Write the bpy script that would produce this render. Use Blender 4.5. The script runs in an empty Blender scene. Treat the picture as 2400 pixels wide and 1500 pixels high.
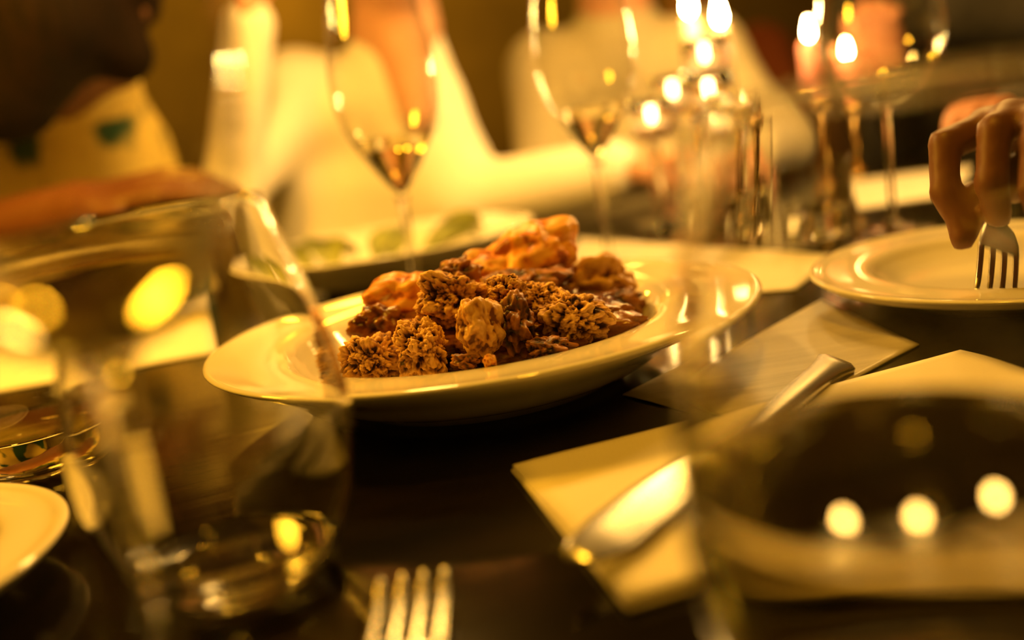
import bpy, bmesh, math, random
import numpy as np
from mathutils import Vector, Matrix, noise
random.seed(7); rng = np.random.default_rng(7)
C = bpy.context.scene.collection
R = math.radians
SC = bpy.context.scene

# ------------------------------------------------------------------ camera, world, lights, exposure
# units are metres, z = 0 is the table top, the floor is at z = -0.75
cd = bpy.data.cameras.new('camera'); cam = bpy.data.objects.new('camera', cd); C.objects.link(cam)
p, r = R(11.8), R(8.5)
fw = Vector((0, math.cos(p), -math.sin(p))); r0 = Vector((1, 0, 0)); u0 = Vector((0, math.sin(p), math.cos(p)))
rt = r0*math.cos(r) - u0*math.sin(r); up = u0*math.cos(r) + r0*math.sin(r)
m = Matrix((rt, up, -fw)).transposed().to_4x4(); m.translation = (0, 0, .155)
cam.matrix_world = m
cd.sensor_width = 36; cd.lens = 35; cd.clip_start = .01
cd.dof.use_dof = True; cd.dof.focus_distance = .50; cd.dof.aperture_fstop = 2.4
SC.camera = cam
w = bpy.data.worlds.new('world'); SC.world = w; w.use_nodes = True
w.node_tree.nodes['Background'].inputs[0].default_value = (1, .48, .04, 1)
w.node_tree.nodes['Background'].inputs[1].default_value = .02
SC.view_settings.view_transform = 'Standard'; SC.view_settings.look = 'None'
SC.view_settings.gamma = 1; SC.view_settings.use_curve_mapping = False
SC.view_settings.exposure = 1.4
SC.cycles.max_bounces = 20; SC.cycles.transmission_bounces = 20; SC.cycles.glossy_bounces = 8
SC.cycles.transparent_max_bounces = 16; SC.cycles.sample_clamp_indirect = 6
SC.cycles.blur_glossy = .3
WARM = (1, .45, .022)
PALE = (1, .53, .11)
def lamp(name, loc, power, rad=.03, col=WARM):
    l = bpy.data.lights.new(name, 'POINT'); l.energy = power; l.color = col; l.shadow_soft_size = rad
    o = bpy.data.objects.new(name, l); C.objects.link(o); o.location = loc; return o
lamp('pendant_or_fill', (.355, 1.12, .52), 1.7, .02, PALE)
lamp('pendant_or_fill', (.452, 1.12, .53), 1.7, .02, PALE)
lamp('pendant_or_fill', (.555, 1.12, .52), 1.7, .02, PALE)
lamp('pendant_or_fill', (.16, .44, 1.10), 9, .05)
lamp('pendant_or_fill', (-.13, .96, .55), 4.5, .045, PALE)  # unseen fill light added to brighten the white shirt, not a hanging bulb
lamp('pendant_or_fill', (-.46, .70, .42), 6, .05)  # added fill without a fixture, lifts the floral shirt at the left
lamp('wall_fill', (-.9, 3.6, 1.3), 32, .06)  # no real fixture: light added to brighten the back wall
lamp('wall_fill', (-.5, 3.9, 1.3), 8, .06)  # weaker added light, also only there to wash the wall behind

# ------------------------------------------------------------------ materials
def mat(name, col, rough=.5, metal=0, trans=0, ior=1.45, sheen=0, coat=0, sss=0, emit=None, estr=0, spec=.5):
    M = bpy.data.materials.new(name); M.use_nodes = True
    b = M.node_tree.nodes['Principled BSDF']; I = b.inputs
    I['Base Color'].default_value = (*col, 1); I['Roughness'].default_value = rough; I['Metallic'].default_value = metal
    I['Transmission Weight'].default_value = trans; I['IOR'].default_value = ior
    I['Sheen Weight'].default_value = sheen; I['Coat Weight'].default_value = coat
    I['Specular IOR Level'].default_value = spec
    if sss: I['Subsurface Weight'].default_value = sss; I['Subsurface Radius'].default_value = (.012, .005, .002)
    if emit: I['Emission Color'].default_value = (*emit, 1); I['Emission Strength'].default_value = estr
    return M
def nd(M, t, **k):
    n = M.node_tree.nodes.new(t)
    for a, v in k.items():
        if a in n.inputs: n.inputs[a].default_value = v
        else: setattr(n, a, v)
    return n
def ln(M, a, ao, b, bi): M.node_tree.links.new(a.outputs[ao], b.inputs[bi])
def noisy(M, cols, scale=20, detail=6, bump=0, bscale=None, dist=.002, stretch=None, rough=.6):
    """colour ramp driven by noise in object space, plus a noise bump"""
    b = M.node_tree.nodes['Principled BSDF']
    tc = nd(M, 'ShaderNodeTexCoord'); mp = nd(M, 'ShaderNodeMapping')
    if stretch: mp.inputs['Scale'].default_value = stretch
    ln(M, tc, 'Object', mp, 'Vector')
    n = nd(M, 'ShaderNodeTexNoise', Scale=scale, Detail=detail, Roughness=rough); ln(M, mp, 'Vector', n, 'Vector')
    rp = nd(M, 'ShaderNodeValToRGB'); ln(M, n, 'Fac', rp, 'Fac'); e = rp.color_ramp.elements
    while len(e) < len(cols): e.new(.5)
    for i, (pos, c) in enumerate(cols): e[i].position = pos; e[i].color = (*c, 1)
    ln(M, rp, 'Color', b, 'Base Color')
    if bump:
        n2 = nd(M, 'ShaderNodeTexNoise', Scale=bscale or scale*3, Detail=5); ln(M, mp, 'Vector', n2, 'Vector')
        bp = nd(M, 'ShaderNodeBump', Strength=bump, Distance=dist); ln(M, n2, 'Fac', bp, 'Height'); ln(M, bp, 'Normal', b, 'Normal')
    return M
MT = {}
MT['table'] = noisy(mat('dark_wood', (.004, .003, .002), .11, spec=.5), [(.35, (.002, .0015, .001)), (.65, (.008, .005, .003))],
                    scale=14, bump=.10, bscale=26, dist=.0012, stretch=(.25, 3, 3))
MT['oak'] = noisy(mat('brown_wood', (.2, .1, .04), .3), [(.3, (.10, .05, .02)), (.7, (.30, .16, .06))], scale=9, stretch=(.3, 4, 4), bump=.1)
MT['china'] = mat('white_china', (.80, .76, .66), .07, coat=.4)
MT['paper'] = noisy(mat('white_paper', (.8, .76, .68), .8, spec=.2), [(.3, (.78, .74, .66)), (.7, (.84, .80, .72))], scale=30)
def emboss(M):
    b = M.node_tree.nodes['Principled BSDF']; tc = nd(M, 'ShaderNodeTexCoord')
    v = nd(M, 'ShaderNodeTexVoronoi', Scale=420, Randomness=0); ln(M, tc, 'Object', v, 'Vector')
    bp = nd(M, 'ShaderNodeBump', Strength=.35, Distance=.0006); ln(M, v, 'Distance', bp, 'Height'); ln(M, bp, 'Normal', b, 'Normal')
MT['napkin'] = mat('embossed_tissue', (.82, .77, .66), .85, spec=.2); emboss(MT['napkin'])
MT['woven'] = noisy(mat('glossy_woven', (.5, .46, .34), .32), [(.3, (.40, .36, .25)), (.7, (.58, .53, .40))], scale=40, bump=.35, bscale=240, dist=.0006, stretch=(.3, 2.5, 1))
MT['glass'] = mat('clear_glass', (1, 1, 1), 0, trans=1, ior=1.46)
def thin_glass():
    # blown walls about a millimetre thick: no visible bending, only Fresnel reflection
    M = bpy.data.materials.new('thin_glass'); M.use_nodes = True; nt = M.node_tree; nt.nodes.remove(nt.nodes['Principled BSDF'])
    tr = nd(M, 'ShaderNodeBsdfTransparent'); tr.inputs[0].default_value = (.97, .97, .95, 1)
    gl = nd(M, 'ShaderNodeBsdfGlossy'); gl.inputs['Roughness'].default_value = 0
    fr = nd(M, 'ShaderNodeFresnel'); ge = nd(M, 'ShaderNodeNewGeometry'); ma = nd(M, 'ShaderNodeMath', operation='MULTIPLY_ADD'); ma.inputs[1].default_value = 1/1.5-1.5; ma.inputs[2].default_value = 1.5
    ln(M, ge, 'Backfacing', ma, 0); ln(M, ma, 'Value', fr, 'IOR'); mx = nd(M, 'ShaderNodeMixShader')
    ln(M, fr, 'Fac', mx, 0); ln(M, tr, 'BSDF', mx, 1); ln(M, gl, 'BSDF', mx, 2); ln(M, mx, 'Shader', nt.nodes['Material Output'], 'Surface'); return M
MT['thin'] = thin_glass()
MT['water'] = mat('water', (1, 1, 1), 0, trans=1, ior=1.33)
MT['wine'] = mat('white_wine', (1, .93, .70), 0, trans=1, ior=1.34)
MT['steel'] = mat('polished_steel', (.62, .60, .56), .26, metal=1)
MT['brass'] = mat('brass', (.7, .5, .2), .2, metal=1)
MT['flame'] = mat('flame', (1, .8, .4), .5, emit=(1, .60, .18), estr=220)
MT['wax'] = mat('pale_wax', (.85, .62, .50), .4, sss=.4, emit=(1, .42, .18), estr=.0)
MT['pinkwax'] = mat('pink_wax', (.85, .36, .30), .4, sss=.4)
MT['wick'] = mat('wick', (.02, .015, .01), .9)
MT['skin'] = noisy(mat('skin', (.55, .30, .19), .5, sss=.15), [(.3, (.50, .26, .16)), (.7, (.60, .34, .22))], scale=8, bump=.05)
MT['tan'] = noisy(mat('tanned_skin', (.4, .17, .09), .48, sss=.1), [(.3, (.34, .14, .07)), (.7, (.44, .20, .11))], scale=9, bump=.06, bscale=160)
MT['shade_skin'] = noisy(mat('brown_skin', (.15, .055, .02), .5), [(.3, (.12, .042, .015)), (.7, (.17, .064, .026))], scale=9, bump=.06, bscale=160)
MT['lip'] = mat('lip_skin', (.38, .10, .07), .4)
MT['hair'] = noisy(mat('dark_hair', (.02, .012, .008), .8, spec=.1), [(.3, (.004, .002, .001)), (.7, (.014, .006, .003))], scale=16, stretch=(6, 6, .8), bump=.5)
MT['white_cloth'] = noisy(mat('white_cotton', (.82, .78, .70), .85, sheen=.2), [(.3, (.80, .76, .68)), (.7, (.84, .80, .73))], scale=6, bump=.25, bscale=14, dist=.01)
MT['cream_cloth'] = noisy(mat('cream_cotton', (.5, .44, .30), .85, sheen=.2), [(.3, (.46, .40, .26)), (.7, (.56, .50, .34))], scale=6, bump=.25, bscale=14, dist=.01)
MT['print_cloth'] = noisy(mat('floral_print', (.7, .55, .16), .85), [(.44, (.02, .08, .05)), (.50, (.72, .54, .14)), (.8, (.80, .62, .18))], scale=17, detail=2, rough=.3)
MT['rust_cloth'] = noisy(mat('rust_wool', (.3, .08, .02), .9), [(.3, (.26, .065, .015)), (.7, (.36, .10, .03))], scale=20, bump=.3)
MT['dark_cloth'] = noisy(mat('charcoal_wool', (.03, .028, .025), .9), [(.3, (.022, .02, .018)), (.7, (.05, .045, .04))], scale=30, bump=.3)
MT['denim'] = mat('dark_denim', (.03, .03, .04), .9)
MT['shoe'] = mat('black_leather', (.01, .01, .01), .4)
MT['wall'] = noisy(mat('olive_plaster', (.2, .15, .07), .8), [(.3, (.13, .095, .04)), (.7, (.24, .18, .075))], scale=2.2, bump=.2, bscale=20)
MT['ceiling'] = mat('dim_ceiling', (.06, .045, .025), .9)
MT['floor'] = noisy(mat('dark_floor', (.06, .035, .02), .5), [(.3, (.04, .022, .012)), (.7, (.08, .05, .03))], scale=6, stretch=(.4, 4, 1))
MT['leaf'] = noisy(mat('salad_green', (.2, .24, .05), .5), [(.3, (.14, .18, .03)), (.7, (.34, .36, .09))], scale=60)
MT['eye'] = mat('eye_white', (.42, .36, .30), .3)
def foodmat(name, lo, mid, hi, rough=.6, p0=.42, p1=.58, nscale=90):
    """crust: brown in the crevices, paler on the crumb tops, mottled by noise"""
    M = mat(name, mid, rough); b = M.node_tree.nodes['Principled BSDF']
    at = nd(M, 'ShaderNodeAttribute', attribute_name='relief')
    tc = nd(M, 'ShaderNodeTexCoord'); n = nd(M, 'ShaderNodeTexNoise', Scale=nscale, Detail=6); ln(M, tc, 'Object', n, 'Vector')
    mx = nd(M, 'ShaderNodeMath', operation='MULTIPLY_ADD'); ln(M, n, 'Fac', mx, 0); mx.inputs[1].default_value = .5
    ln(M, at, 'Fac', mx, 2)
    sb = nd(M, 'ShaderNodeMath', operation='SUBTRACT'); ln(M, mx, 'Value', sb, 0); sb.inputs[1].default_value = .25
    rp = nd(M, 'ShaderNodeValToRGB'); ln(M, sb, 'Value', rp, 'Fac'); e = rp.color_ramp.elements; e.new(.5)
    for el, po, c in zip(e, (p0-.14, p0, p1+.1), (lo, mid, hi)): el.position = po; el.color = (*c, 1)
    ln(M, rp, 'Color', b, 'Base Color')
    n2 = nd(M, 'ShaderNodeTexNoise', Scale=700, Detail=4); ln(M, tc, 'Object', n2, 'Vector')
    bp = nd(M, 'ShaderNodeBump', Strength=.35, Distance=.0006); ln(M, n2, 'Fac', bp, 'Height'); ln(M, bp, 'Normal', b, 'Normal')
    return M
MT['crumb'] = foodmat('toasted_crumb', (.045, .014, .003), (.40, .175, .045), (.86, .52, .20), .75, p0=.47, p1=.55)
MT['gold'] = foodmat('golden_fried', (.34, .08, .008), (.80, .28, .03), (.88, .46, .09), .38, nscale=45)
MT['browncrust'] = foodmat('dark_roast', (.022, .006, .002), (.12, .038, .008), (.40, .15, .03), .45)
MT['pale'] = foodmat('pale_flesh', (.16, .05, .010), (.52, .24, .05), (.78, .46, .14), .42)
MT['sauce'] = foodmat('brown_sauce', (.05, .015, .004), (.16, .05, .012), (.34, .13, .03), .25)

# ------------------------------------------------------------------ mesh helpers
def obj(name, me, m=None, parent=None, loc=None, smooth=True):
    if isinstance(me, bmesh.types.BMesh):
        b = me; me = bpy.data.meshes.new(name); b.to_mesh(me); b.free()
    if m is not None: me.materials.append(MT[m])
    if smooth:
        me.polygons.foreach_set('use_smooth', [True]*len(me.polygons))
    o = bpy.data.objects.new(name, me); C.objects.link(o)
    if parent is not None: o.parent = parent
    if loc is not None: o.location = loc
    return o
def tag(o, label, cat, group=None):
    o['label'] = label; o['category'] = cat
    if group: o['group'] = group
    return o
def empty(name, loc=(0, 0, 0), rz=0):
    o = bpy.data.objects.new(name, None); C.objects.link(o); o.location = loc; o.rotation_euler = (0, 0, rz); o.empty_display_size = .02; return o
def lathe(prof, seg=72, close=False):
    """prof: list of (radius, z); radius 0 at an end closes it"""
    v, f = [], []; rings = []
    for (ra, z) in prof:
        if ra < 1e-6: rings.append([len(v)]); v.append((0, 0, z))
        else:
            rings.append(list(range(len(v), len(v)+seg)))
            v += [(ra*math.cos(2*math.pi*i/seg), ra*math.sin(2*math.pi*i/seg), z) for i in range(seg)]
    pairs = list(zip(rings, rings[1:])) + ([(rings[-1], rings[0])] if close else [])
    for a, b in pairs:
        if len(a) == 1 and len(b) == 1: continue
        for i in range(seg):
            j = (i+1) % seg
            if len(a) == 1: f.append((a[0], b[j], b[i]))
            elif len(b) == 1: f.append((a[i], a[j], b[0]))
            else: f.append((a[i], a[j], b[j], b[i]))
    me = bpy.data.meshes.new('lathe'); me.from_pydata(v, [], f); me.validate()
    bm = bmesh.new(); bm.from_mesh(me); bmesh.ops.recalc_face_normals(bm, faces=bm.faces); bm.to_mesh(me); bm.free()
    return me
def spline(pts, n=10):
    """Catmull-Rom through 2D/3D points"""
    P = [np.array(q, float) for q in pts]; P = [2*P[0]-P[1]] + P + [2*P[-1]-P[-2]]; out = []
    for i in range(1, len(P)-2):
        for k in range(n):
            t = k/n; a, b, c, d = P[i-1:i+3]
            out.append(.5*((2*b)+(-a+c)*t+(2*a-5*b+4*c-d)*t*t+(-a+3*b-3*c+d)*t**3))
    out.append(P[-2]); return [tuple(q) for q in out]
def box_bm(cx, cy, cz, sx, sy, sz, bev=0, bm=None):
    bm = bm or bmesh.new()
    g = bmesh.ops.create_cube(bm, size=1, matrix=Matrix.Translation((cx, cy, cz)) @ Matrix.Diagonal((sx, sy, sz, 1)))
    if bev:
        es = list({e for vv in g['verts'] for e in vv.link_edges})
        bmesh.ops.bevel(bm, geom=es, offset=bev, segments=2, affect='EDGES')
    return bm
def tube(path, radii, seg=12, flat=1.0):
    """swept tube with rounded ends; flat scales the section's vertical size"""
    P = [Vector(q) for q in path]; v, f = [], []
    n = len(P)
    if not hasattr(radii, '__len__'): radii = [radii]*n
    for i in range(n):
        t = (P[min(i+1, n-1)]-P[max(i-1, 0)]).normalized()
        s = t.cross(Vector((0, 0, 1)))
        s = Vector((1, 0, 0)) if s.length < 1e-4 else s.normalized()
        u = s.cross(t)
        for k in range(seg):
            a = 2*math.pi*k/seg
            v.append(P[i]+(s*math.cos(a)+u*math.sin(a)*flat)*radii[i])
    for i in range(n-1):
        for k in range(seg):
            j = (k+1) % seg; f.append((i*seg+k, i*seg+j, (i+1)*seg+j, (i+1)*seg+k))
    f.append(tuple(range(seg))[::-1]); f.append(tuple(range((n-1)*seg, n*seg)))
    me = bpy.data.meshes.new('tube'); me.from_pydata([tuple(q) for q in v], [], f)
    bm = bmesh.new(); bm.from_mesh(me); bmesh.ops.recalc_face_normals(bm, faces=bm.faces); bm.to_mesh(me); bm.free(); return me
def strip(path, widths, th):
    """flat bar: path of points, half widths across (horizontal, perpendicular to the path), thickness th"""
    P = [Vector(q) for q in path]; n = len(P); v, f = [], []
    if not hasattr(th, '__len__'): th = [th]*n
    for i in range(n):
        t = (P[min(i+1, n-1)]-P[max(i-1, 0)]).normalized(); s = t.cross(Vector((0, 0, 1))); s = s.normalized() if s.length > 1e-4 else Vector((1, 0, 0)); u = s.cross(t)
        for (a, b) in ((-1, -.3), (-.8, -.5), (.8, -.5), (1, -.3), (1, .3), (.8, .5), (-.8, .5), (-1, .3)):
            v.append(tuple(P[i]+s*widths[i]*a+u*th[i]*b))
    for i in range(n-1):
        for k in range(8):
            j = (k+1) % 8; f.append((i*8+k, i*8+j, (i+1)*8+j, (i+1)*8+k))
    f.append(tuple(range(8))[::-1]); f.append(tuple(range((n-1)*8, n*8)))
    me = bpy.data.meshes.new('strip'); me.from_pydata(v, [], f)
    bm = bmesh.new(); bm.from_mesh(me); bmesh.ops.recalc_face_normals(bm, faces=bm.faces); bm.to_mesh(me); bm.free(); return me
# ---- smooth union of round cones, meshed with surface nets: bodies, clothes, hands
def blob_mesh(prims, res, name='body'):
    """prims: (a, b, ra, rb, k) round cones blended with smoothness k"""
    A = np.array([[*q[0]] for q in prims]+[[*q[1]] for q in prims], float); rad = np.array([q[2] for q in prims]+[q[3] for q in prims])
    lo = (A-rad[:, None]).min(0)-3*res; hi = (A+rad[:, None]).max(0)+3*res
    n = np.ceil((hi-lo)/res).astype(int)+1
    V = np.full(n, 1.0, np.float32)
    for (a, b, ra, rb, k) in prims:
        a = np.array(a, float); b = np.array(b, float); mr = max(ra, rb)+k+2*res
        i0 = np.maximum(((np.minimum(a, b)-mr-lo)/res).astype(int), 0); i1 = np.minimum(((np.maximum(a, b)+mr-lo)/res).astype(int)+2, n)
        gx, gy, gz = [lo[c]+res*np.arange(i0[c], i1[c]) for c in range(3)]
        X = gx[:, None, None]-a[0]; Y = gy[None, :, None]-a[1]; Z = gz[None, None, :]-a[2]
        d = b-a; L = max(d@d, 1e-9); t = np.clip((X*d[0]+Y*d[1]+Z*d[2])/L, 0, 1)
        D = np.sqrt((X-t*d[0])**2+(Y-t*d[1])**2+(Z-t*d[2])**2)-(ra+t*(rb-ra))
        sl = tuple(slice(i0[c], i1[c]) for c in range(3)); cur = V[sl]
        h = np.maximum(k-np.abs(cur-D), 0)/k
        V[sl] = np.minimum(cur, D)-h*h*k*.25
    ins = V < 0
    cs = np.zeros(n-1, np.int8)
    for dx in (0, 1):
        for dy in (0, 1):
            for dz in (0, 1): cs += ins[dx:n[0]-1+dx, dy:n[1]-1+dy, dz:n[2]-1+dz]
    act = (cs > 0) & (cs < 8); I, J, K = np.nonzero(act); idx = np.full(n-1, -1, np.int64); idx[I, J, K] = np.arange(len(I))
    acc = np.zeros((len(I), 3)); cnt = np.zeros(len(I))
    cor = [(x, y, z) for x in (0, 1) for y in (0, 1) for z in (0, 1)]
    for c0 in cor:
        for ax in range(3):
            if c0[ax]: continue
            c1 = list(c0); c1[ax] = 1
            v0 = V[I+c0[0], J+c0[1], K+c0[2]]; v1 = V[I+c1[0], J+c1[1], K+c1[2]]
            mk = (v0 < 0) != (v1 < 0); t = np.where(mk, v0/np.where(mk, v0-v1, 1), 0)
            q = np.tile(np.array(c0, float), (len(I), 1)); q[:, ax] += t
            acc += q*mk[:, None]; cnt += mk
    vert = lo+res*(np.stack([I, J, K], 1)+acc/np.maximum(cnt, 1)[:, None])
    faces = []
    for ax in range(3):
        s0 = [slice(1, -1)]*3; s0[ax] = slice(0, -1); s1 = list(s0); s1[ax] = slice(1, None)
        a = ins[tuple(s0)]; b = ins[tuple(s1)]; ch = np.nonzero(a != b); q = [ch[c]+(1 if c != ax else 0) for c in range(3)]
        o1, o2 = [c for c in range(3) if c != ax]
        def at(d1, d2):
            z = [q[0].copy(), q[1].copy(), q[2].copy()]; z[o1] -= d1; z[o2] -= d2; return idx[z[0], z[1], z[2]]
        F = np.stack([at(1, 1), at(0, 1), at(0, 0), at(1, 0)], 1)
        fl = a[ch] if ax != 1 else ~a[ch]
        F[~fl] = F[~fl][:, ::-1]; faces.append(F)
    F = np.concatenate(faces)
    me = bpy.data.meshes.new(name); me.from_pydata(vert.tolist(), [], F.tolist())
    return me

# ------------------------------------------------------------------ room
def struct(name, bm, m): o = obj(name, bm, m, smooth=False); o['kind'] = 'structure'; return o
struct('floor', box_bm(.5, 1.2, -.78, 7, 7.4, .06), 'floor')
struct('wall_back', box_bm(.5, 4.85, .6, 7, .1, 2.8), 'wall')
struct('wall_left', box_bm(-2.95, 1.2, .6, .1, 7.2, 2.8), 'wall')
struct('wall_right', box_bm(3.95, 1.2, .6, .1, 7.2, 2.8), 'wall')
struct('ceiling', box_bm(.5, 1.2, 2.03, 7, 7.4, .06), 'ceiling')
struct('baseboard_back', box_bm(.5, 4.79, -.69, 6.8, .02, .12), 'oak')

TA = R(18)
t = empty('dining_table', (-.202, .622, 0), TA)
tag(t, 'long dark glossy wooden dining table set for the meal in the foreground', 'table')
obj('tabletop', box_bm(.0725, 0, -.02, 1.975, 1.19, .04, .004), 'table', t, smooth=False)
obj('apron', box_bm(.0725, 0, -.08, 1.8, 1.0, .08), 'table', t, smooth=False)
for sx in (-.85, .98):
    for sy in (-.5, .5): obj('leg', box_bm(sx, sy, -.40, .07, .07, .70, .004), 'table', t, smooth=False)
t = empty('side_table', (2.02, 2.98, 0), R(14))
tag(t, 'brown wooden table standing empty behind the glasses at right', 'table')
for k in range(6): obj('plank', box_bm(0, -.5+k*.2, -.02, 2.2, .194, .04, .003), 'oak', t, smooth=False)
for sx in (-1, 1):
    for sy in (-.5, .5): obj('leg', box_bm(sx, sy, -.395, .07, .07, .71), 'oak', t, smooth=False)

# ------------------------------------------------------------------ china
def plate_profile(rad, h, well, foot, th=.005, wellz=.010):
    o = [(0, .002), (foot-.006, .002), (foot-.005, 0), (foot+.001, 0), (foot+.004, .004)]
    o += spline([(foot+.004, .004), (well*.95, h*.22), (well*1.12, h*.50), (rad*.93, h-th*1.5), (rad-.002, h-th*.6)], 6)[1:]
    o += [(rad, h-th*.3), (rad-.0004, h-.0008), (rad-.002, h), (rad-.004, h-.0004)]
    o += spline([(rad-.004, h-.0004), (rad*.9, h-.002), (well*1.05, h*.80+.003), (well*.93, h*.55+.002), (well*.78, wellz+.002), (well*.5, wellz), (0, wellz)], 6)[1:]
    return o
P1C = (-.02, .577)
o = obj('pasta_plate', lathe(plate_profile(.158, .042, .106, .080), 128), 'china', loc=(*P1C, 0))
tag(o, 'wide rimmed white pasta plate heaped with browned food, in focus at centre', 'plate')
o = obj('pasta_plate', lathe(plate_profile(.152, .045, .10, .07), 96), 'china', loc=(-.115, 1.03, 0))
tag(o, 'wide rimmed white plate with green salad in front of the person in white', 'plate')
o = obj('dinner_plate', lathe(plate_profile(.13, .024, .088, .07, wellz=.007), 96), 'china', loc=(.318, .605, 0))
tag(o, 'glossy white nearly empty plate at right with a fork resting on it', 'plate')
o = obj('side_plate', lathe(plate_profile(.10, .020, .072, .055, wellz=.007), 96), 'china', loc=(-.288, .360, 0))
tag(o, 'small plain white plate cut by the left edge beside the stemless glass', 'plate')

# ------------------------------------------------------------------ the heap of food
def chunk(name, label, loc, size, m, sub=5, rough=.10, crumb=.0, seed=0, rot=(0, 0, 0), lump=.3, cs=11):
    """one piece: an icosphere pushed out by lumps, ridges and crumbs"""
    bm = bmesh.new(); bmesh.ops.create_icosphere(bm, subdivisions=sub, radius=1)
    off = Vector((seed*7.31, seed*3.17, seed*1.93)); rel = []
    mean = sum(size)/3
    for v in bm.verts:
        q = v.co.copy(); P = q+off
        d = lump*noise.noise(P*1.1)+lump*.55*noise.noise(P*2.3)
        q2 = Vector((q.x*size[0], q.y*size[1], q.z*size[2]))/mean
        f1 = noise.turbulence(q2*2.4+off, 3, False)-.45
        g = 0
        if crumb:
            d1 = noise.voronoi(q2*cs+off, distance_metric='DISTANCE')[0][0]; d2 = noise.voronoi(q2*cs*2.3+off, distance_metric='DISTANCE')[0][0]
            hole = noise.noise(q2*3.1+off*1.3)+.5*noise.noise(q2*7+off)
            g = crumb*(.5-1.6*d1*d1)+crumb*.55*(.5-1.6*d2*d2)-max(0, hole-.18)*crumb*3.2
        e = d+rough*f1+g
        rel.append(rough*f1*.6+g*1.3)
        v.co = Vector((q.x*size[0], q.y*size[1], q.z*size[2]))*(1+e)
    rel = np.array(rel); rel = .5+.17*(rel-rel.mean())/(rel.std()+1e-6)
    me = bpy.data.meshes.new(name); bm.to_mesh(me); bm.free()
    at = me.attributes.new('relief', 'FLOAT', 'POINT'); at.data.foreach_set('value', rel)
    o = obj(name, me, m, loc=(P1C[0]+loc[0], P1C[1]+loc[1], loc[2])); o.rotation_euler = rot
    if label: tag(o, label, 'food', 'pieces heaped on the pasta plate')
    return o

PIECES = [
    ('crumb', 'toasted crumbly chunk at the front left end of the food heap', (-0.0554, -0.0690, 0.0390), (0.0152, 0.0125, 0.0125), 'C', 5),
    ('crumb', 'crumbly coated chunk second from the left in the front row of the heap', (-0.0281, -0.0780, 0.0420), (0.0144, 0.0137, 0.0160), 'C', 5),
    ('crumb', 'broad crumbly chunk below the dark ridge in the middle of the heap', (-0.0087, -0.0530, 0.0621), (0.0224, 0.0161, 0.0134), 'C', 5),
    ('pale', 'upright pale chunk with a torn top at the front centre of the heap', (0.0030, -0.0910, 0.0521), (0.0114, 0.0131, 0.0176), 'P', 5),
    ('browncrust', 'dark brown chunk leaning against the upright pale chunk', (0.0206, -0.0790, 0.0479), (0.0106, 0.0120, 0.0159), 'B', 5),
    ('crumb', 'small pale crumbly lump above the upright pale chunk', (0.0198, -0.0630, 0.0619), (0.0121, 0.0104, 0.0110), 'C', 5),
    ('crumb', 'pitted crumbly chunk at the front right of the heap', (0.0509, -0.0680, 0.0448), (0.0196, 0.0152, 0.0141), 'C', 5),
    ('crumb', 'pale crumbly ridge running down right of the heap centre', (0.0355, -0.0550, 0.0552), (0.0134, 0.0103, 0.0095), 'C', 5),
    ('browncrust', 'dark piece standing in for the shaded cavity between the crumbly chunks right of centre', (0.0345, -0.0550, 0.0383), (0.0167, 0.0130, 0.0123), 'B', 5),  # dark brown chunk put in for the shade of a cavity
    ('browncrust', 'torn brown scrap at the front lip of the heap right of centre', (0.0357, -0.0970, 0.0386), (0.0133, 0.0083, 0.0051), 'B', 5),
    ('gold', 'tiny pointed golden flake lying on the front rim below the heap', (0.0066, -0.1130, 0.0399), (0.0034, 0.0030, 0.0034), 'G', 4),
    ('browncrust', 'little reddish brown scrap beside the pointed flake at the front', (-0.0056, -0.1050, 0.0393), (0.0071, 0.0050, 0.0040), 'B', 4),
    ('browncrust', 'dark jagged crust ridge near the top left of the heap', (-0.0094, -0.0300, 0.0688), (0.0175, 0.0118, 0.0088), 'B', 5),
    ('gold', 'golden orange piece at the upper left of the heap', (-0.0372, -0.0150, 0.0593), (0.0228, 0.0170, 0.0150), 'G', 5),
    ('sauce', 'reddish brown saucy piece at the left edge of the heap', (-0.0526, -0.0350, 0.0508), (0.0174, 0.0130, 0.0116), 'S', 5),
    ('gold', 'biggest smooth orange fried piece on the very top of the heap', (0.0358, 0.0250, 0.0661), (0.0321, 0.0231, 0.0193), 'G', 6),
    ('gold', 'orange piece sloping left from the topmost fried piece', (0.0074, 0.0150, 0.0606), (0.0240, 0.0176, 0.0152), 'G', 5),
    ('pale', 'yellowish piece right of the topmost fried piece', (0.0733, 0.0250, 0.0410), (0.0257, 0.0203, 0.0193), 'P', 5),
    ('browncrust', 'dark brown piece under the yellowish piece on the right of the heap', (0.0733, 0.0000, 0.0333), (0.0259, 0.0161, 0.0099), 'B', 5),
    ('sauce', 'brown saucy piece at the far right end of the heap', (0.0923, 0.0150, 0.0247), (0.0139, 0.0108, 0.0101), 'S', 5),
    ('browncrust', 'dark piece with golden bits below the topmost fried piece', (0.0305, -0.0100, 0.0577), (0.0303, 0.0180, 0.0097), 'B', 5),
    ('sauce', 'glossy brown piece low at the right front of the heap', (0.0716, -0.0300, 0.0295), (0.0175, 0.0116, 0.0082), 'S', 5),
]
KW = dict(C=dict(rough=.16, crumb=.12, lump=.36, cs=7), P=dict(rough=.16, crumb=.03, lump=.30, cs=7), B=dict(rough=.26, crumb=.06, lump=.42, cs=4),
          G=dict(rough=.06, crumb=.008, lump=.36, cs=4), S=dict(rough=.22, crumb=.02, lump=.32))
NM = dict(crumb='crumbly_chunk', gold='fried_piece', pale='pale_chunk', browncrust='roasted_piece', sauce='saucy_piece')
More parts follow.
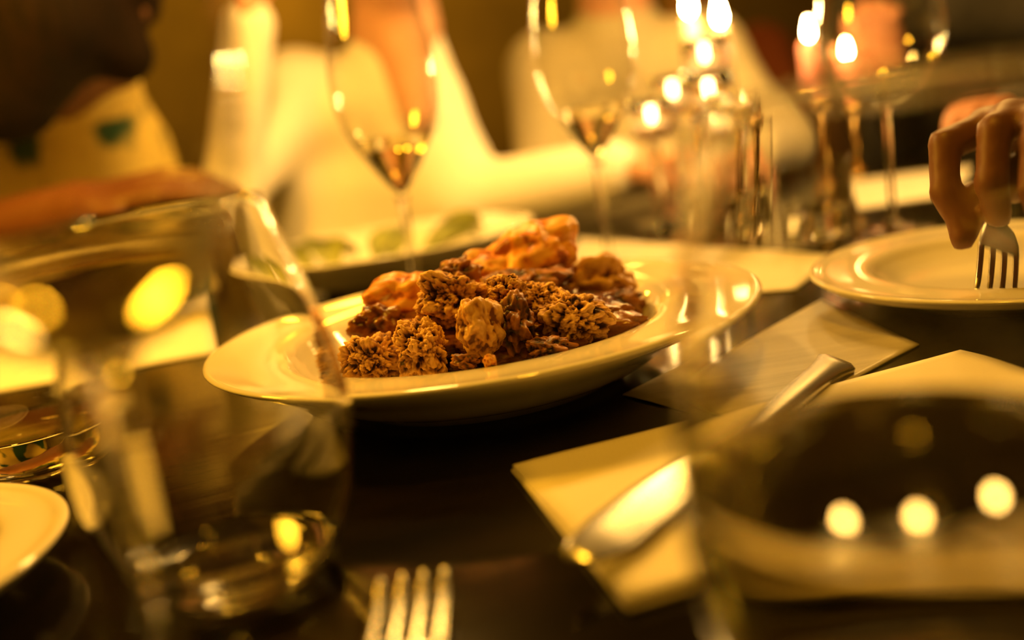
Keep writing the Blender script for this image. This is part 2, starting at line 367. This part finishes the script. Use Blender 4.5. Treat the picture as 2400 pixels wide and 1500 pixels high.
for i, (mm, lab, loc, size, k, sub) in enumerate(PIECES):
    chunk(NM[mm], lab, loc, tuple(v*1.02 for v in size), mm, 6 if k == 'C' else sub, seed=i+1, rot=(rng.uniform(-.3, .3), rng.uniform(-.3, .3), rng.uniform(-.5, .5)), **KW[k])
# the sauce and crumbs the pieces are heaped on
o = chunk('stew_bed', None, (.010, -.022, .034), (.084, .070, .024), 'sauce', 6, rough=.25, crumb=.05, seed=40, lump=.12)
tag(o, 'brown sauce and crumbs under the heaped pieces on the pasta plate', 'food')

# ------------------------------------------------------------------ napkins and paper mats
def sheet(name, corners, th=.0012, n=24, wave=.0015, seed=0, curl=None, m='napkin'):
    """a paper sheet between four corners with a soft wave and thickness"""
    a, b, c, d = [Vector(q) for q in corners]; v, f = [], []
    for i in range(n+1):
        for j in range(n+1):
            s, t = i/n, j/n
            P = a*(1-s)*(1-t)+b*s*(1-t)+c*s*t+d*(1-s)*t
            z = (noise.noise(Vector((s*3+seed, t*3, seed)))+.6)*wave
            if curl: z += curl(s, t)
            v.append((P.x, P.y, P.z+max(z, 0)))
    N = len(v); v += [(x, y, z+th) for x, y, z in v]; w_ = n+1
    for i in range(n):
        for j in range(n):
            q = (i*w_+j, (i+1)*w_+j, (i+1)*w_+j+1, i*w_+j+1); f.append(q[::-1]); f.append(tuple(k+N for k in q))
    ring = [i*w_ for i in range(n+1)]+[n*w_+j for j in range(1, n+1)]+[i*w_+n for i in range(n-1, -1, -1)]+[j for j in range(n-1, 0, -1)]
    for k in range(len(ring)):
        x, y = ring[k], ring[(k+1) % len(ring)]; f.append((x, y, y+N, x+N))
    me = bpy.data.meshes.new(name); me.from_pydata(v, [], f)
    bm = bmesh.new(); bm.from_mesh(me); bmesh.ops.recalc_face_normals(bm, faces=bm.faces); bm.to_mesh(me); bm.free()
    return me
# the folded napkin at the right front: two layers joined along the fold
nk = empty('paper_napkin', (.122, .382, 0)); tag(nk, 'folded embossed paper napkin lying on the table under the knife', 'napkin')
def nq(q): return (q[0]-.122, q[1]-.382, q[2])
NC = [(-.010, .414, .0006), (.022, .279, .0006), (.256, .349, .0006), (.224, .484, .0006)]
obj('lower_layer', sheet('lower_layer', [nq(q) for q in NC], wave=.0008, seed=3), 'napkin', nk)
NC2 = [(-.009, .4135, .0024), (.0225, .2805, .0024), (.2555, .350, .0024), (.2235, .4835, .0024)]
obj('upper_layer', sheet('upper_layer', [nq(q) for q in NC2], wave=.0016, seed=5, curl=lambda s, t: .012*max(0, s-.35)*(t**2)), 'napkin', nk)
o = obj('paper_napkin', sheet('paper_napkin', [(.030, .219, .0004), (.30, .246, .0004), (.32, .165, .0004), (.03, .115, .0004)], wave=.0002, seed=9), 'napkin')
tag(o, 'embossed paper napkin at the bottom right corner under the large stemless glass', 'napkin')
def mat_sheet(label, corners, seed, m='paper'):
    o = obj('paper_mat', sheet('paper_mat', corners, wave=.0004, seed=seed, th=.0008), m); return tag(o, label, 'placemat')
mat_sheet('white paper mat behind the heaped plate under the water tumblers', [(.02, .79, .0005), (.20, .70, .0005), (.27, .80, .0005), (.09, 1.13, .0005)], 1)
mat_sheet('pale paper mat on the table behind the big round wine glass at right', [(.375, 1.04, .0005), (.49, 1.04, .0005), (.62, 1.26, .0005), (.46, 1.30, .0005)], 2)
mat_sheet('cream paper mat on the left of the table beyond the stemless glasses', [(-.55, .735, .0005), (-.235, .783, .0005), (-.345, 1.155, .0005), (-.68, 1.04, .0005)], 4)

mat_sheet('glossy olive woven mat on the table between the heaped plate and the napkin', [(.052, .505, .0002), (.100, .425, .0002), (.215, .515, .0002), (.205, .655, .0002)], 6, 'woven')
# ------------------------------------------------------------------ glassware
def wine_glass(label, loc, bowl, stem_h, foot_r=.034, wine=None, stem_r=.0038, th=.0009, seg=96, group=None):
    """bowl: (radius, height above the stem top) outer profile from the stem upwards; wine: fill height above the stem top"""
    g = empty('wine_glass', loc); tag(g, label, 'wine glass', group)
    out = spline([(.0001, 0)]+bowl, 8); out[0] = (0, 0)
    inn = [(max(a-th, 0), b+(.003 if i < 3 else th*.5*(1-i/len(out)))) for i, (a, b) in enumerate(out)]
    i0 = next(i for i, q in enumerate(inn) if q[0] > 0.001)
    inn = [(0, inn[i0][1]-.0006)]+inn[i0:]
    prof = [(q[0], q[1]+stem_h) for q in out]+[(out[-1][0]-th*.5, out[-1][1]+stem_h+th*.4)]+[(q[0], q[1]+stem_h) for q in inn[::-1]]
    obj('bowl', lathe(prof, seg), 'thin', g)
    sp = [(0, stem_h-.0002), (stem_r*1.9, stem_h-.0002), (stem_r*1.25, stem_h-.006), (stem_r, stem_h-.02), (stem_r, .024), (stem_r*1.3, .012), (stem_r*2.4, .0062), (0, .0058)]
    obj('stem', lathe([sp[0]]+spline(sp[1:-1], 6)+[sp[-1]], 32), 'glass', g)
    fp = [(0, .0056), (stem_r*2.4, .0056), (foot_r*.6, .003), (foot_r*.96, .0016), (foot_r, .0008), (foot_r*.97, 0), (0, 0.0006)]
    obj('foot', lathe(fp, 64), 'glass', g)
    if wine:
        wp = [(0, inn[0][1]+.0004)]+[(max(q[0]-.0004, .0002), q[1]+.0003) for q in inn[1:] if q[1] < wine]
        last = wp[-1]; wp += [(last[0]+.0003, wine), (last[0]-.001, wine-.0005), (last[0]-.0025, wine-.0007), (last[0]-.004, wine-.0007), (0, wine-.0007)]
        obj('wine', lathe([(a, b+stem_h) for a, b in wp], seg), 'wine', g)
    return g
def tumbler(name, label, loc, prof_pts, fill=None, th=.0013, base=.005, seg=128, liquid='water', wall='thin'):
    """stemless glass with a thick base; prof_pts: outer (radius, height)"""
    out = spline(prof_pts, 10); inn = [(q[0]-th, q[1]) for q in out if q[1] > base+.001]
    r0 = inn[0][0]
    prof = [(0, .0012), (out[0][0]*.7, .0010)]+out+[(out[-1][0]-th*.5, out[-1][1]+th*.4)]+inn[::-1]+[(r0*.8, base+.0002), (r0*.4, base-.0004), (0, base-.0006)]
    o = obj(name, lathe(prof, seg), wall, loc=loc); tag(o, label, 'glass')
    if fill:
        wp = [(0, base-.0002), (r0*.4, base), (r0*.8, base+.0006)]+[(q[0]-.0004, q[1]+.0004) for q in inn if q[1] < fill]
        l = wp[-1]; wp += [(l[0]+.0003, fill), (l[0]-.0012, fill-.0005), (l[0]-.003, fill-.0007), (l[0]-.005, fill-.0007), (0, fill-.0007)]
        obj('water' if liquid == 'water' else 'wine', lathe(wp, seg), liquid, o)
    return o
STL = [(.025, .0003), (.0285, .0012), (.0385, .012), (.0470, .032), (.0502, .054), (.0485, .078), (.0435, .102), (.0375, .123), (.0330, .139)]
tumbler('stemless_glass', 'stemless clear glass with a little water standing left of the heaped plate', (-.1125, .347, 0), STL, fill=.012, th=.002, wall='glass')
STR = [(.026, .0003), (.030, .0012), (.0415, .012), (.0495, .030), (.0525, .055), (.0515, .080), (.0480, .105), (.0425, .130), (.0385, .148)]
tumbler('stemless_glass', 'large stemless glass of pale wine at the right front, very close to the lens', (.0835, .205, .0022), STR, th=.0013, wall='glass', fill=.066, liquid='wine')
STB = [(.024, .0003), (.028, .0012), (.038, .012), (.0445, .030), (.0460, .048), (.043, .068), (.037, .088), (.034, .096)]
tumbler('stemless_glass', 'stemless glass half cut by the left edge behind the small plate', (-.272, .535, 0), STB, fill=.026, wall='glass')
TW = [(.029, .0003), (.031, .0012), (.0335, .02), (.0355, .05), (.0365, .075)]
tumbler('water_tumbler', 'short straight tumbler half full of water in front of the round wine glass', (.270, .865, 0), TW, fill=.034, base=.009)
TW2 = [(.029, .0003), (.031, .0012), (.033, .03), (.0355, .075), (.037, .118)]
tumbler('water_tumbler', 'tall straight tumbler standing left of the short tumbler', (.216, .95, 0), TW2, fill=.05, base=.010)
BW = [(.012, .003), (.026, .016), (.038, .042), (.0425, .070), (.0405, .105), (.035, .140), (.0325, .155)]
BV = [(.008, .006), (.022, .026), (.038, .056), (.0445, .084), (.0435, .115), (.038, .15), (.035, .17)]
wine_glass('wine glass with shallow white wine in front of the person in white', (-.0765, .85, 0), BV, .098, wine=.050)
wine_glass('wine glass with shallow white wine behind the right of the heaped plate', (.096, .90, 0), BV, .100, wine=.048)
BB = [(.016, .003), (.034, .014), (.048, .036), (.0535, .060), (.050, .092), (.043, .12), (.039, .14)]
wine_glass('big round bowled wine glass on a thin stem behind the right plate', (.352, .885, 0), BB, .112, foot_r=.04, wine=.022, stem_r=.0042)
BN = [(.016, .004), (.030, .016), (.0405, .040), (.0440, .066), (.0415, .095), (.0375, .12), (.036, .128)]
wine_glass('tall wine glass very close at the left front, blurred, on a thick stem', (-.097, .232, 0), BN, .112, wine=.030, stem_r=.0046, foot_r=.033)

# ------------------------------------------------------------------ cutlery
def fork(label, loc, M4, length=.19, group=None):
    """built along +y with the tines at +y; M4 places it"""
    g = empty('fork', (0, 0, 0)); tag(g, label, 'fork'); g.matrix_world = M4
    hp = spline([(0, -.105, .004), (0, -.08, .006), (0, -.05, .011), (0, -.02, .010), (0, .0, .006)], 6)
    hw = [np.interp(i/(len(hp)-1), [0, .12, .5, .8, 1], [.008, .0095, .0055, .0032, .0042]) for i in range(len(hp))]
    obj('handle', strip(hp, hw, .0026), 'steel', g)
    fp = spline([(0, -.003, .0062), (0, .010, .0025), (0, .022, .0012), (0, .031, .002)], 5)
    fw_ = [np.interp(i/(len(fp)-1), [0, .35, .7, 1], [.0042, .0095, .0118, .0122]) for i in range(len(fp))]
    obj('fork_head', strip(fp, fw_, .0024), 'steel', g)
    for k in range(4):
        x = -.0105+k*.007
        tp = spline([(x, .029, .0019), (x, .042, .003), (x, .056, .0052), (x*1.02, .066, .0085)], 5)
        obj('tine', strip(tp, [np.interp(i/(len(tp)-1), [0, .8, 1], [.0018, .0016, .0007]) for i in range(len(tp))], .0022), 'steel', g)
    return g
def frame(origin, ydir, zdir):
    y = Vector(ydir).normalized(); x = y.cross(Vector(zdir)).normalized(); z = x.cross(y)
    M = Matrix((x, y, z)).transposed().to_4x4(); M.translation = origin; return M
fork('fork lying tines up on the dark table at the bottom edge', None, frame((-.0480, .242, .0016), (.045, 1, 0), (0, 0, 1)))
fork('fork held tines down on the right plate by the hand', None, frame((.2985, .579, .0535), (-.43, -.75, -.50), (-.2, .5, -.8)))
kn = empty('table_knife', (0, 0, 0)); tag(kn, 'shiny table knife lying across the napkin with its blade to the front', 'knife')
kn.matrix_world = frame((.0850, .393, .0098), (-.618, -.786, .01), (.25, -.2, .94))
bp_ = [(0, .005, 0), (0, .03, 0), (0, .07, 0), (0, .10, 0), (.002, .116, 0), (.0035, .123, 0)]
obj('blade', strip(bp_, [.0055, .0085, .0105, .0105, .0072, .002], .0016), 'steel', kn)
hp_ = spline([(0, .008, 0), (0, -.02, 0), (0, -.06, -.001), (0, -.10, -.002), (0, -.118, -.003), (0, -.1225, -.003)], 5)
obj('handle', strip(hp_, [np.interp(i/(len(hp_)-1), [0, .2, .6, .85, 1], [.0050, .0052, .0075, .0105, .0085]) for i in range(len(hp_))], .005), 'steel', kn)

# ------------------------------------------------------------------ salad on the far plate
def leaf(L, W, seed):
    v, f = [], []; n, k = 10, 6
    for i in range(n+1):
        s = i/n; ww = W*math.sin(math.pi*min(s*.92+.06, 1))**.7
        for j in range(k+1):
            t = j/k*2-1
            v.append((t*ww, s*L, .012*math.sin(s*2.6)+.010*t*t+.004*noise.noise(Vector((t*2+seed, s*6, seed)))))
    for i in range(n):
        for j in range(k): f.append((i*(k+1)+j, i*(k+1)+j+1, (i+1)*(k+1)+j+1, (i+1)*(k+1)+j))
    N = len(v); v += [(x, y, z+.0008) for x, y, z in v]; f2 = [tuple(q+N for q in a) for a in f]; f = [a[::-1] for a in f]+f2
    me = bpy.data.meshes.new('leaf'); me.from_pydata(v, [], f); return me
where = ['left end', 'left front', 'front middle', 'right front', 'back left', 'back right', 'centre']
for i, (dx, dy, rz) in enumerate([(-.075, -.03, .9), (-.045, -.06, .3), (-.005, -.065, -.4), (.04, -.055, -1.1), (-.04, .03, 2.3), (.045, .02, -2.0), (0, -.02, .1)]):
    o = obj('salad_leaf', leaf(.06+.01*rng.random(), .017, i*3.1), 'leaf', loc=(-.115+dx, 1.03+dy, .022+.004*(i % 3))); o.rotation_euler = (.15, .1*(i-3), rz)
    tag(o, 'green salad leaf at the %s of the far plate' % where[i], 'leaf', 'salad leaves on the far plate')

# ------------------------------------------------------------------ candles
def flame(parent, z, s=1):
    pr = spline([(0, 0), (.0042, .004), (.0058, .010), (.0042, .020), (.0018, .029), (0, .035)], 6)
    return obj('flame', lathe([(max(a, 0)*s, b*s+z) for a, b in pr], 20), 'flame', parent)
def taper(label, loc, h, m, holder_h, rad=.011, fs=1):
    hd = empty('candlestick', loc); tag(hd, 'slim candlestick carrying '+label[0], 'candlestick')
    obj('base', lathe([(0, 0), (.018, 0), (.019, .003), (.016, .007), (.008, .012), (0, .012)], 40), 'brass', hd)
    obj('stem', lathe([(0, .011), (.006, .011), (.0045, holder_h*.5), (.007, holder_h-.012), (.004, holder_h-.010), (0, holder_h-.010)], 24), 'brass', hd)
    obj('cup', lathe([(0, holder_h-.011), (.012, holder_h-.011), (rad+.004, holder_h+.006), (rad+.003, holder_h+.006), (rad+.001, holder_h-.004), (0, holder_h-.004)], 32), 'brass', hd)
    cn = empty('taper_candle', (loc[0], loc[1], loc[2]+holder_h-.003)); tag(cn, label[1], 'candle')
    obj('wax', lathe([(0, 0), (rad, 0), (rad*.97, h-.003), (rad*.8, h), (rad*.45, h-.001), (0, h-.003)], 32), m, cn)
    obj('wick', tube([(0, 0, h-.004), (.0005, 0, h+.004), (.0015, 0, h+.008)], .0008, 8), 'wick', cn)
    flame(cn, h+.003, fs)
taper(('the larger pink candle', 'pink taper candle burning behind the round wine glass'), (.410, 1.25, 0), .072, 'pinkwax', .114, .0125, .72)
taper(('the pink candle standing farther back', 'second pink candle burning a little behind and right of the first pink one'), (.487, 1.34, 0), .064, 'pinkwax', .095, .0115, .62)
taper(('the tallest pale candle', 'tallest pale candle burning at the back of the candle cluster'), (.284, 1.17, 0), .105, 'wax', .108)
taper(('the second tallest pale candle', 'pale candle burning just left of the tallest candle'), (.265, 1.238, 0), .118, 'wax', .115)
def votive(label, loc, stem):
    g = empty('votive_holder', loc); tag(g, label, 'candle holder')
    obj('foot', lathe([(0, 0), (.026, 0), (.027, .002), (.006, .006), (.0045, .012), (.0045, stem-.004), (.010, stem), (0, stem)], 40), 'glass', g)
    cup = [(.0, stem+.0002), (.014, stem+.0002), (.021, stem+.008), (.0235, stem+.025), (.024, stem+.045), (.0225, stem+.045), (.022, stem+.025), (.0195, stem+.010), (0, stem+.006)]
    obj('cup', lathe(cup, 48), 'glass', g)
    c = empty('tealight', (loc[0], loc[1], loc[2]+stem+.0065)); tag(c, 'small lit tealight in the '+label.split(',')[0], 'candle')
    obj('wax', lathe([(0, 0), (.017, 0), (.0172, .010), (.016, .011), (0, .0105)], 32), 'wax', c)
    obj('wick', tube([(0, 0, .010), (.0004, 0, .014), (.001, 0, .017)], .0008, 8), 'wick', c)
    flame(c, .0125, .62)
votive('stemmed glass holder highest of the four below the tapers', (.247, 1.10, 0), .155)
votive('stemmed glass holder nearest of the four, in front of the highest', (.234, 1.04, 0), .118)
votive('stemmed glass holder lowest and leftmost of the four', (.181, 1.09, 0), .100)
votive('stemmed glass holder farthest back of the four, left of the tapers', (.222, 1.17, 0), .122)

# ------------------------------------------------------------------ people
def hand_prims(wr, d, n, side, curl=.5, sc=1):
    """palm, four fingers and a thumb; d points to the fingers, n out of the palm, side = +1/-1 for the thumb side"""
    wr = Vector(wr); d = Vector(d).normalized(); n = Vector(n); n = (n-d*n.dot(d)).normalized(); a = d.cross(n)*side
    P = []
    for i, (o, L, k) in enumerate([(.030, .070, .092), (.010, .078, .096), (-.010, .072, .092), (-.028, .056, .084)]):
        kn = wr+(d*k+a*o)*sc; P.append((wr+a*o*.55*sc, kn, .0135*sc, .0115*sc, .012))
        q = kn; ang = 0
        for j, fr in enumerate((.45, .31, .24)):
            ang += curl*(.7 if j == 0 else 1); q2 = q+(d*math.cos(ang)+n*math.sin(ang))*L*fr*sc
            P.append((q, q2, (.0098-.0008*j)*sc, (.0090-.0009*j)*sc, .003)); q = q2
    t0 = wr+(d*.022+a*.022)*sc; t1 = t0+(d*.030+a*.030+n*.012)*sc; t2 = t1+(d*.030+a*.010+n*.014)*sc; t3 = t2+(d*.024-a*.002+n*.010)*sc
    P += [(wr, t0, .014*sc, .014*sc, .012), (t0, t1, .014*sc, .0115*sc, .008), (t1, t2, .0108*sc, .0098*sc, .003), (t2, t3, .0098*sc, .0078*sc, .003)]
    return P
def person(label, pelvis, chest, neck, head, face, arms, cloth, skin='skin', hair='hair', res=.007, vneck=None, knees=None, sleeve=1.0, long_hair=None, extra=None, torso=1.0, collar=0, belly=0):
    V = Vector; pelvis, chest, neck, head = map(V, (pelvis, chest, neck, head)); f = V(face).normalized()
    u = (head-neck).normalized(); f = (f-u*f.dot(u)*.6).normalized(); l = u.cross(f).normalized()
    sh = [V(a['sh']) for a in arms]; s = (sh[1]-sh[0]); s.z = 0; s.normalize()
    B, S, T = [], [], []
    # skin: head, neck, arms, hands, slim torso
    B += [(head+u*.028-f*.020, head+u*.030+f*.012, .080, .076, .03), (head-u*.01+f*.035, head-u*.068+f*.050, .058, .034, .03),
          (head+u*.012+f*.084, head-u*.022+f*.098, .007, .012, .012), (head-u*.048+f*.080-l*.016, head-u*.048+f*.080+l*.016, .008, .008, .008),
          (head-u*.06-f*.01, head-u*.06+f*.03, .052, .045, .03), (head+u*.022+f*.072-l*.03, head+u*.022+f*.072+l*.03, .012, .012, .012)]
    for q in (-1, 1): B += [(head+l*.078*q+u*.020-f*.012, head+l*.074*q-u*.022-f*.004, .013, .010, .008)]
    B += [(head-u*.05-f*.015, neck, .050, .054, .03), (neck, chest-f*.02, .05, .050, .04), (chest, pelvis, .06, .06, .04), (sh[0], sh[1], .045, .045, .04)]
    for a in arms:
        e, w_ = V(a['el']), V(a['wr'])
        th = a.get('thin', 1); B += [(V(a['sh']), e, .043, .036*th, .02), (e, e+(w_-e)*.35, .036*th, .037*th, .02), (e+(w_-e)*.35, w_, .037*th, .024, .02)]
        B += a['hand'] if a.get('hand') else hand_prims(w_, a.get('d', w_-e), a.get('n', (0, 0, -1)), a.get('side', 1), a.get('curl', .45))
        th = a.get('thin', 1); S += [(V(a['sh']), e, .060, .050*th, .03)]
        fr = a.get('sleeve', sleeve)
        if fr > .5: S += [(e, e+(w_-e)*(fr-.5)*2*.97, .050*th, .040*(th+.1) if fr > .95 else .046, .025)]
    if vneck: B += [(neck, V(vneck), .052, .024, .02)]
    wst = chest*.45+pelvis*.55+V((f.x, f.y, 0))*belly
    for q in (-1, 1):
        S += [(chest+s*.075*q, wst+s*.065*q, .098*torso, .096*torso, .06), (wst+s*.065*q, pelvis+s*.07*q, .096*torso, .108*torso, .06)]
        T += [(pelvis+s*.07*q, pelvis+s*.085*q-V((0, 0, .0)), .112, .112, .04)]
    S += [(sh[0]*.93+sh[1]*.07, sh[1]*.93+sh[0]*.07, .060, .060, .05), (neck-u*.035, neck+u*(collar-.005), .070, .062, .03)]
    fwd = V((f.x, f.y, 0)).normalized() if knees is None else V(knees).normalized()
    feet = []
    for q in (-1, 1):
        hip = pelvis+s*.085*q; kn = hip+fwd*.40+V((0, 0, -.02)); an = V((kn.x, kn.y, -.66))-fwd*.04
        T += [(hip, kn, .085, .062, .03), (kn, an, .060, .045, .02)]
        feet.append(an)
    if extra: B += extra
    body = obj('person', blob_mesh(B, res), skin); tag(body, label, 'person')
    obj('shirt', blob_mesh(S, max(res, .007)), cloth, body)
    obj('trousers', blob_mesh(T, .011), 'denim', body)
    H = [(head+u*.045-f*.030, head+u*.066+f*.010, .082, .066, .02), (head+u*.01-f*.052, head-u*.035-f*.045, .064, .045, .03)]
    for q in (-1, 1): H += [(head+u*.045+l*.066*q-f*.012, head+u*.005+l*.074*q-f*.030, .022, .014, .02), (head+u*.030+f*.086+l*.016*q, head+u*.031+f*.078+l*.046*q, .0045, .0035, .002)]
    if long_hair: H += long_hair
    obj('hair', blob_mesh(H, .006), hair, body)
    for q in (-1, 1):
        bm = bmesh.new(); bmesh.ops.create_uvsphere(bm, u_segments=12, v_segments=8, radius=.0115)
        ey = obj('eye', bm, 'eye', body, loc=head+f*.0795+l*.032*q+u*.004)
        bm = bmesh.new(); bmesh.ops.create_uvsphere(bm, u_segments=10, v_segments=6, radius=.0066); obj('iris', bm, 'wick', ey, loc=f*.0062)
    obj('lips', blob_mesh([(head-u*.050+f*.090-l*.020, head-u*.049+f*.096, .004, .0062, .004), (head-u*.049+f*.096, head-u*.050+f*.090+l*.020, .0062, .004, .004)], .003), 'lip', body)
    for an in feet:
        a = an+V((0, 0, -.045)); obj('shoe', blob_mesh([(a-fwd*.04, a+fwd*.15, .044, .034, .02)], .010), 'shoe', body)
    return body, pelvis, fwd
def chair(pelvis, fwd, label):
    a = math.atan2(fwd.y, fwd.x)-math.pi/2; g = empty('dining_chair', (pelvis.x, pelvis.y, 0), a); tag(g, label, 'chair')
    obj('seat', box_bm(0, .05, -.325, .36, .42, .03, .008), 'oak', g, smooth=False)
    obj('backrest', box_bm(0, -.19, -.02, .35, .02, .22, .006), 'oak', g, smooth=False)
    for sx in (-.155, .155):
        obj('leg', box_bm(sx, .23, -.545, .035, .035, .41), 'oak', g, smooth=False); obj('leg', box_bm(sx, -.19, -.42, .035, .035, .66), 'oak', g, smooth=False)
far_fwd = (.309, -.951, 0)
p_ = []
# at the left: head bent over the table, forearm held across
p_.append((person('person with dark hair in a light floral shirt bending forward at the left',
    (-.56, 1.44, -.19), (-.56, 1.33, .07), (-.46, 1.22, .205), (-.415, 1.12, .332), (-.55, -.6, -.6),
    [dict(sh=(-.74, 1.27, .18), el=(-.66, 1.03, .085), wr=(-.40, .985, .125), d=(1, -.05, .08), n=(0, .3, -1), side=-1, curl=.35, sleeve=.5),
     dict(sh=(-.445, 1.24, .165), el=(-.42, 1.27, -.09), wr=(-.42, 1.08, -.11), side=1, curl=.3, sleeve=.9)],
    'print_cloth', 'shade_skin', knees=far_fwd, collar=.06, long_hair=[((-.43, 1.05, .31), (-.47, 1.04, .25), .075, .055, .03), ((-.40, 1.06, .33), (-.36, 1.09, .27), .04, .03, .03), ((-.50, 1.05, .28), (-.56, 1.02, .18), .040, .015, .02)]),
    'wooden chair of the person bending forward at the left'))
p_.append((person('person in a white shirt with one forearm raised across the table',
    (-.19, 1.56, -.19), (-.172, 1.49, .06), (-.100, 1.44, .285), (-.085, 1.41, .42), (.2, -1, -.1),
    [dict(sh=(-.262, 1.47, .215), el=(-.335, 1.30, .10), wr=(-.264, 1.28, .31), d=(.15, .1, 1), n=(1, 0, 0), side=1, curl=.5, thin=.7),
     dict(sh=(-.085, 1.42, .18), el=(-.05, 1.38, .04), wr=(.165, 1.335, .055), d=(1, -.15, .05), n=(0, 0, -1), side=-1, curl=.4)],
    'white_cloth', 'skin', torso=1.12, belly=.05, vneck=(-.082, 1.345, .165), knees=far_fwd), 'wooden chair of the person in the white shirt'))
p_.append((person('person in a cream shirt behind the wine glasses in the middle',
    (.27, 1.86, -.19), (.255, 1.77, .07), (.245, 1.71, .295), (.245, 1.67, .43), (-.1, -1, -.2),
    [dict(sh=(.115, 1.75, .21), el=(.09, 1.60, .04), wr=(.25, 1.49, .042), d=(1, -.3, 0), n=(0, 0, -1), side=-1, curl=.6),
     dict(sh=(.39, 1.71, .20), el=(.45, 1.60, .04), wr=(.37, 1.50, .045), d=(-1, -.3, 0), n=(0, 0, -1), side=1, curl=.6)],
    'cream_cloth', 'skin', knees=far_fwd, res=.009), 'wooden chair of the person in the cream shirt'))
p_.append((person('person in a rust brown jumper far behind the candle cluster',
    (.56, 2.58, -.19), (.55, 2.52, .07), (.54, 2.49, .295), (.54, 2.46, .43), (-.1, -1, -.1),
    [dict(sh=(.37, 2.53, .21), el=(.33, 2.46, -.05), wr=(.45, 2.26, -.05), side=1, curl=.4),
     dict(sh=(.71, 2.49, .20), el=(.76, 2.42, -.05), wr=(.66, 2.24, -.05), side=1, curl=.4)],
    'rust_cloth', 'skin', knees=(-.12, -.99, 0), res=.010), 'wooden chair of the person in the rust jumper'))
p_.append((person('person in a charcoal jacket at the far right with a forearm on the table',
    (.84, 1.86, -.19), (.82, 1.76, .07), (.79, 1.70, .295), (.78, 1.66, .43), (-.3, -1, -.1),
    [dict(sh=(.655, 1.72, .21), el=(.63, 1.52, .05), wr=(.575, 1.43, .10), d=(-.25, -.25, .8), n=(-.2, -1, .2), side=-1, curl=.5),
     dict(sh=(.95, 1.64, .20), el=(.83, 1.33, .05), wr=(.615, 1.125, .062), d=(-1, -.75, .35), n=(0, 0, -1), side=1, curl=.45)],
    'dark_cloth', 'tan', knees=far_fwd, res=.007), 'wooden chair of the person in the charcoal jacket'))
Vv = Vector
wr = Vv((.365, .548, .098))
hp = [(wr, Vv((.292, .576, .106)), .016, .0125, .012), (wr, Vv((.296, .553, .110)), .016, .0125, .012), (wr, Vv((.302, .532, .106)), .016, .012, .012), (wr, Vv((.312, .514, .098)), .016, .0115, .012)]
for ch, rr in (([(.292, .576, .106), (.2595, .566, .100), (.2535, .556, .075), (.2575, .549, .060)], .0100), ([(.296, .553, .110), (.277, .538, .106), (.2690, .530, .080), (.2745, .535, .062)], .0105),
               ([(.302, .532, .106), (.290, .514, .100), (.283, .509, .077), (.291, .517, .060)], .0100), ([(.312, .514, .098), (.303, .498, .090), (.298, .496, .071), (.306, .504, .058)], .0088)):
    for i in range(3): hp.append((Vv(ch[i]), Vv(ch[i+1]), rr*(1-.06*i), rr*(.95-.08*i), .0025))
for (a, b, ra, rb) in (((.345, .565, .088), (.306, .572, .074), .016, .013), ((.306, .572, .074), (.272, .556, .068), .0118, .0100), ((.272, .556, .068), (.2570, .545, .050), .0100, .0078)):
    hp.append((Vv(a), Vv(b), ra, rb, .004))
p_.append((person('person seated out of frame at right whose hand holds the fork on the white plate',
    (.80, -.06, -.19), (.79, .05, .07), (.78, .10, .295), (.76, .14, .43), (-.5, .8, -.3),
    [dict(sh=(.93, .17, .205), el=(.86, .40, .06), wr=(.72, .55, .05), d=(-1, .5, 0), n=(0, 0, -1), side=-1, curl=.5),
     dict(sh=(.625, .045, .205), el=(.60, .34, .07), wr=tuple(wr), hand=hp, sleeve=.86)],
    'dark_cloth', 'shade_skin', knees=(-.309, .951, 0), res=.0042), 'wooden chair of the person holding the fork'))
for (b, pel, fwd), lab in p_: chair(pel, fwd, lab)
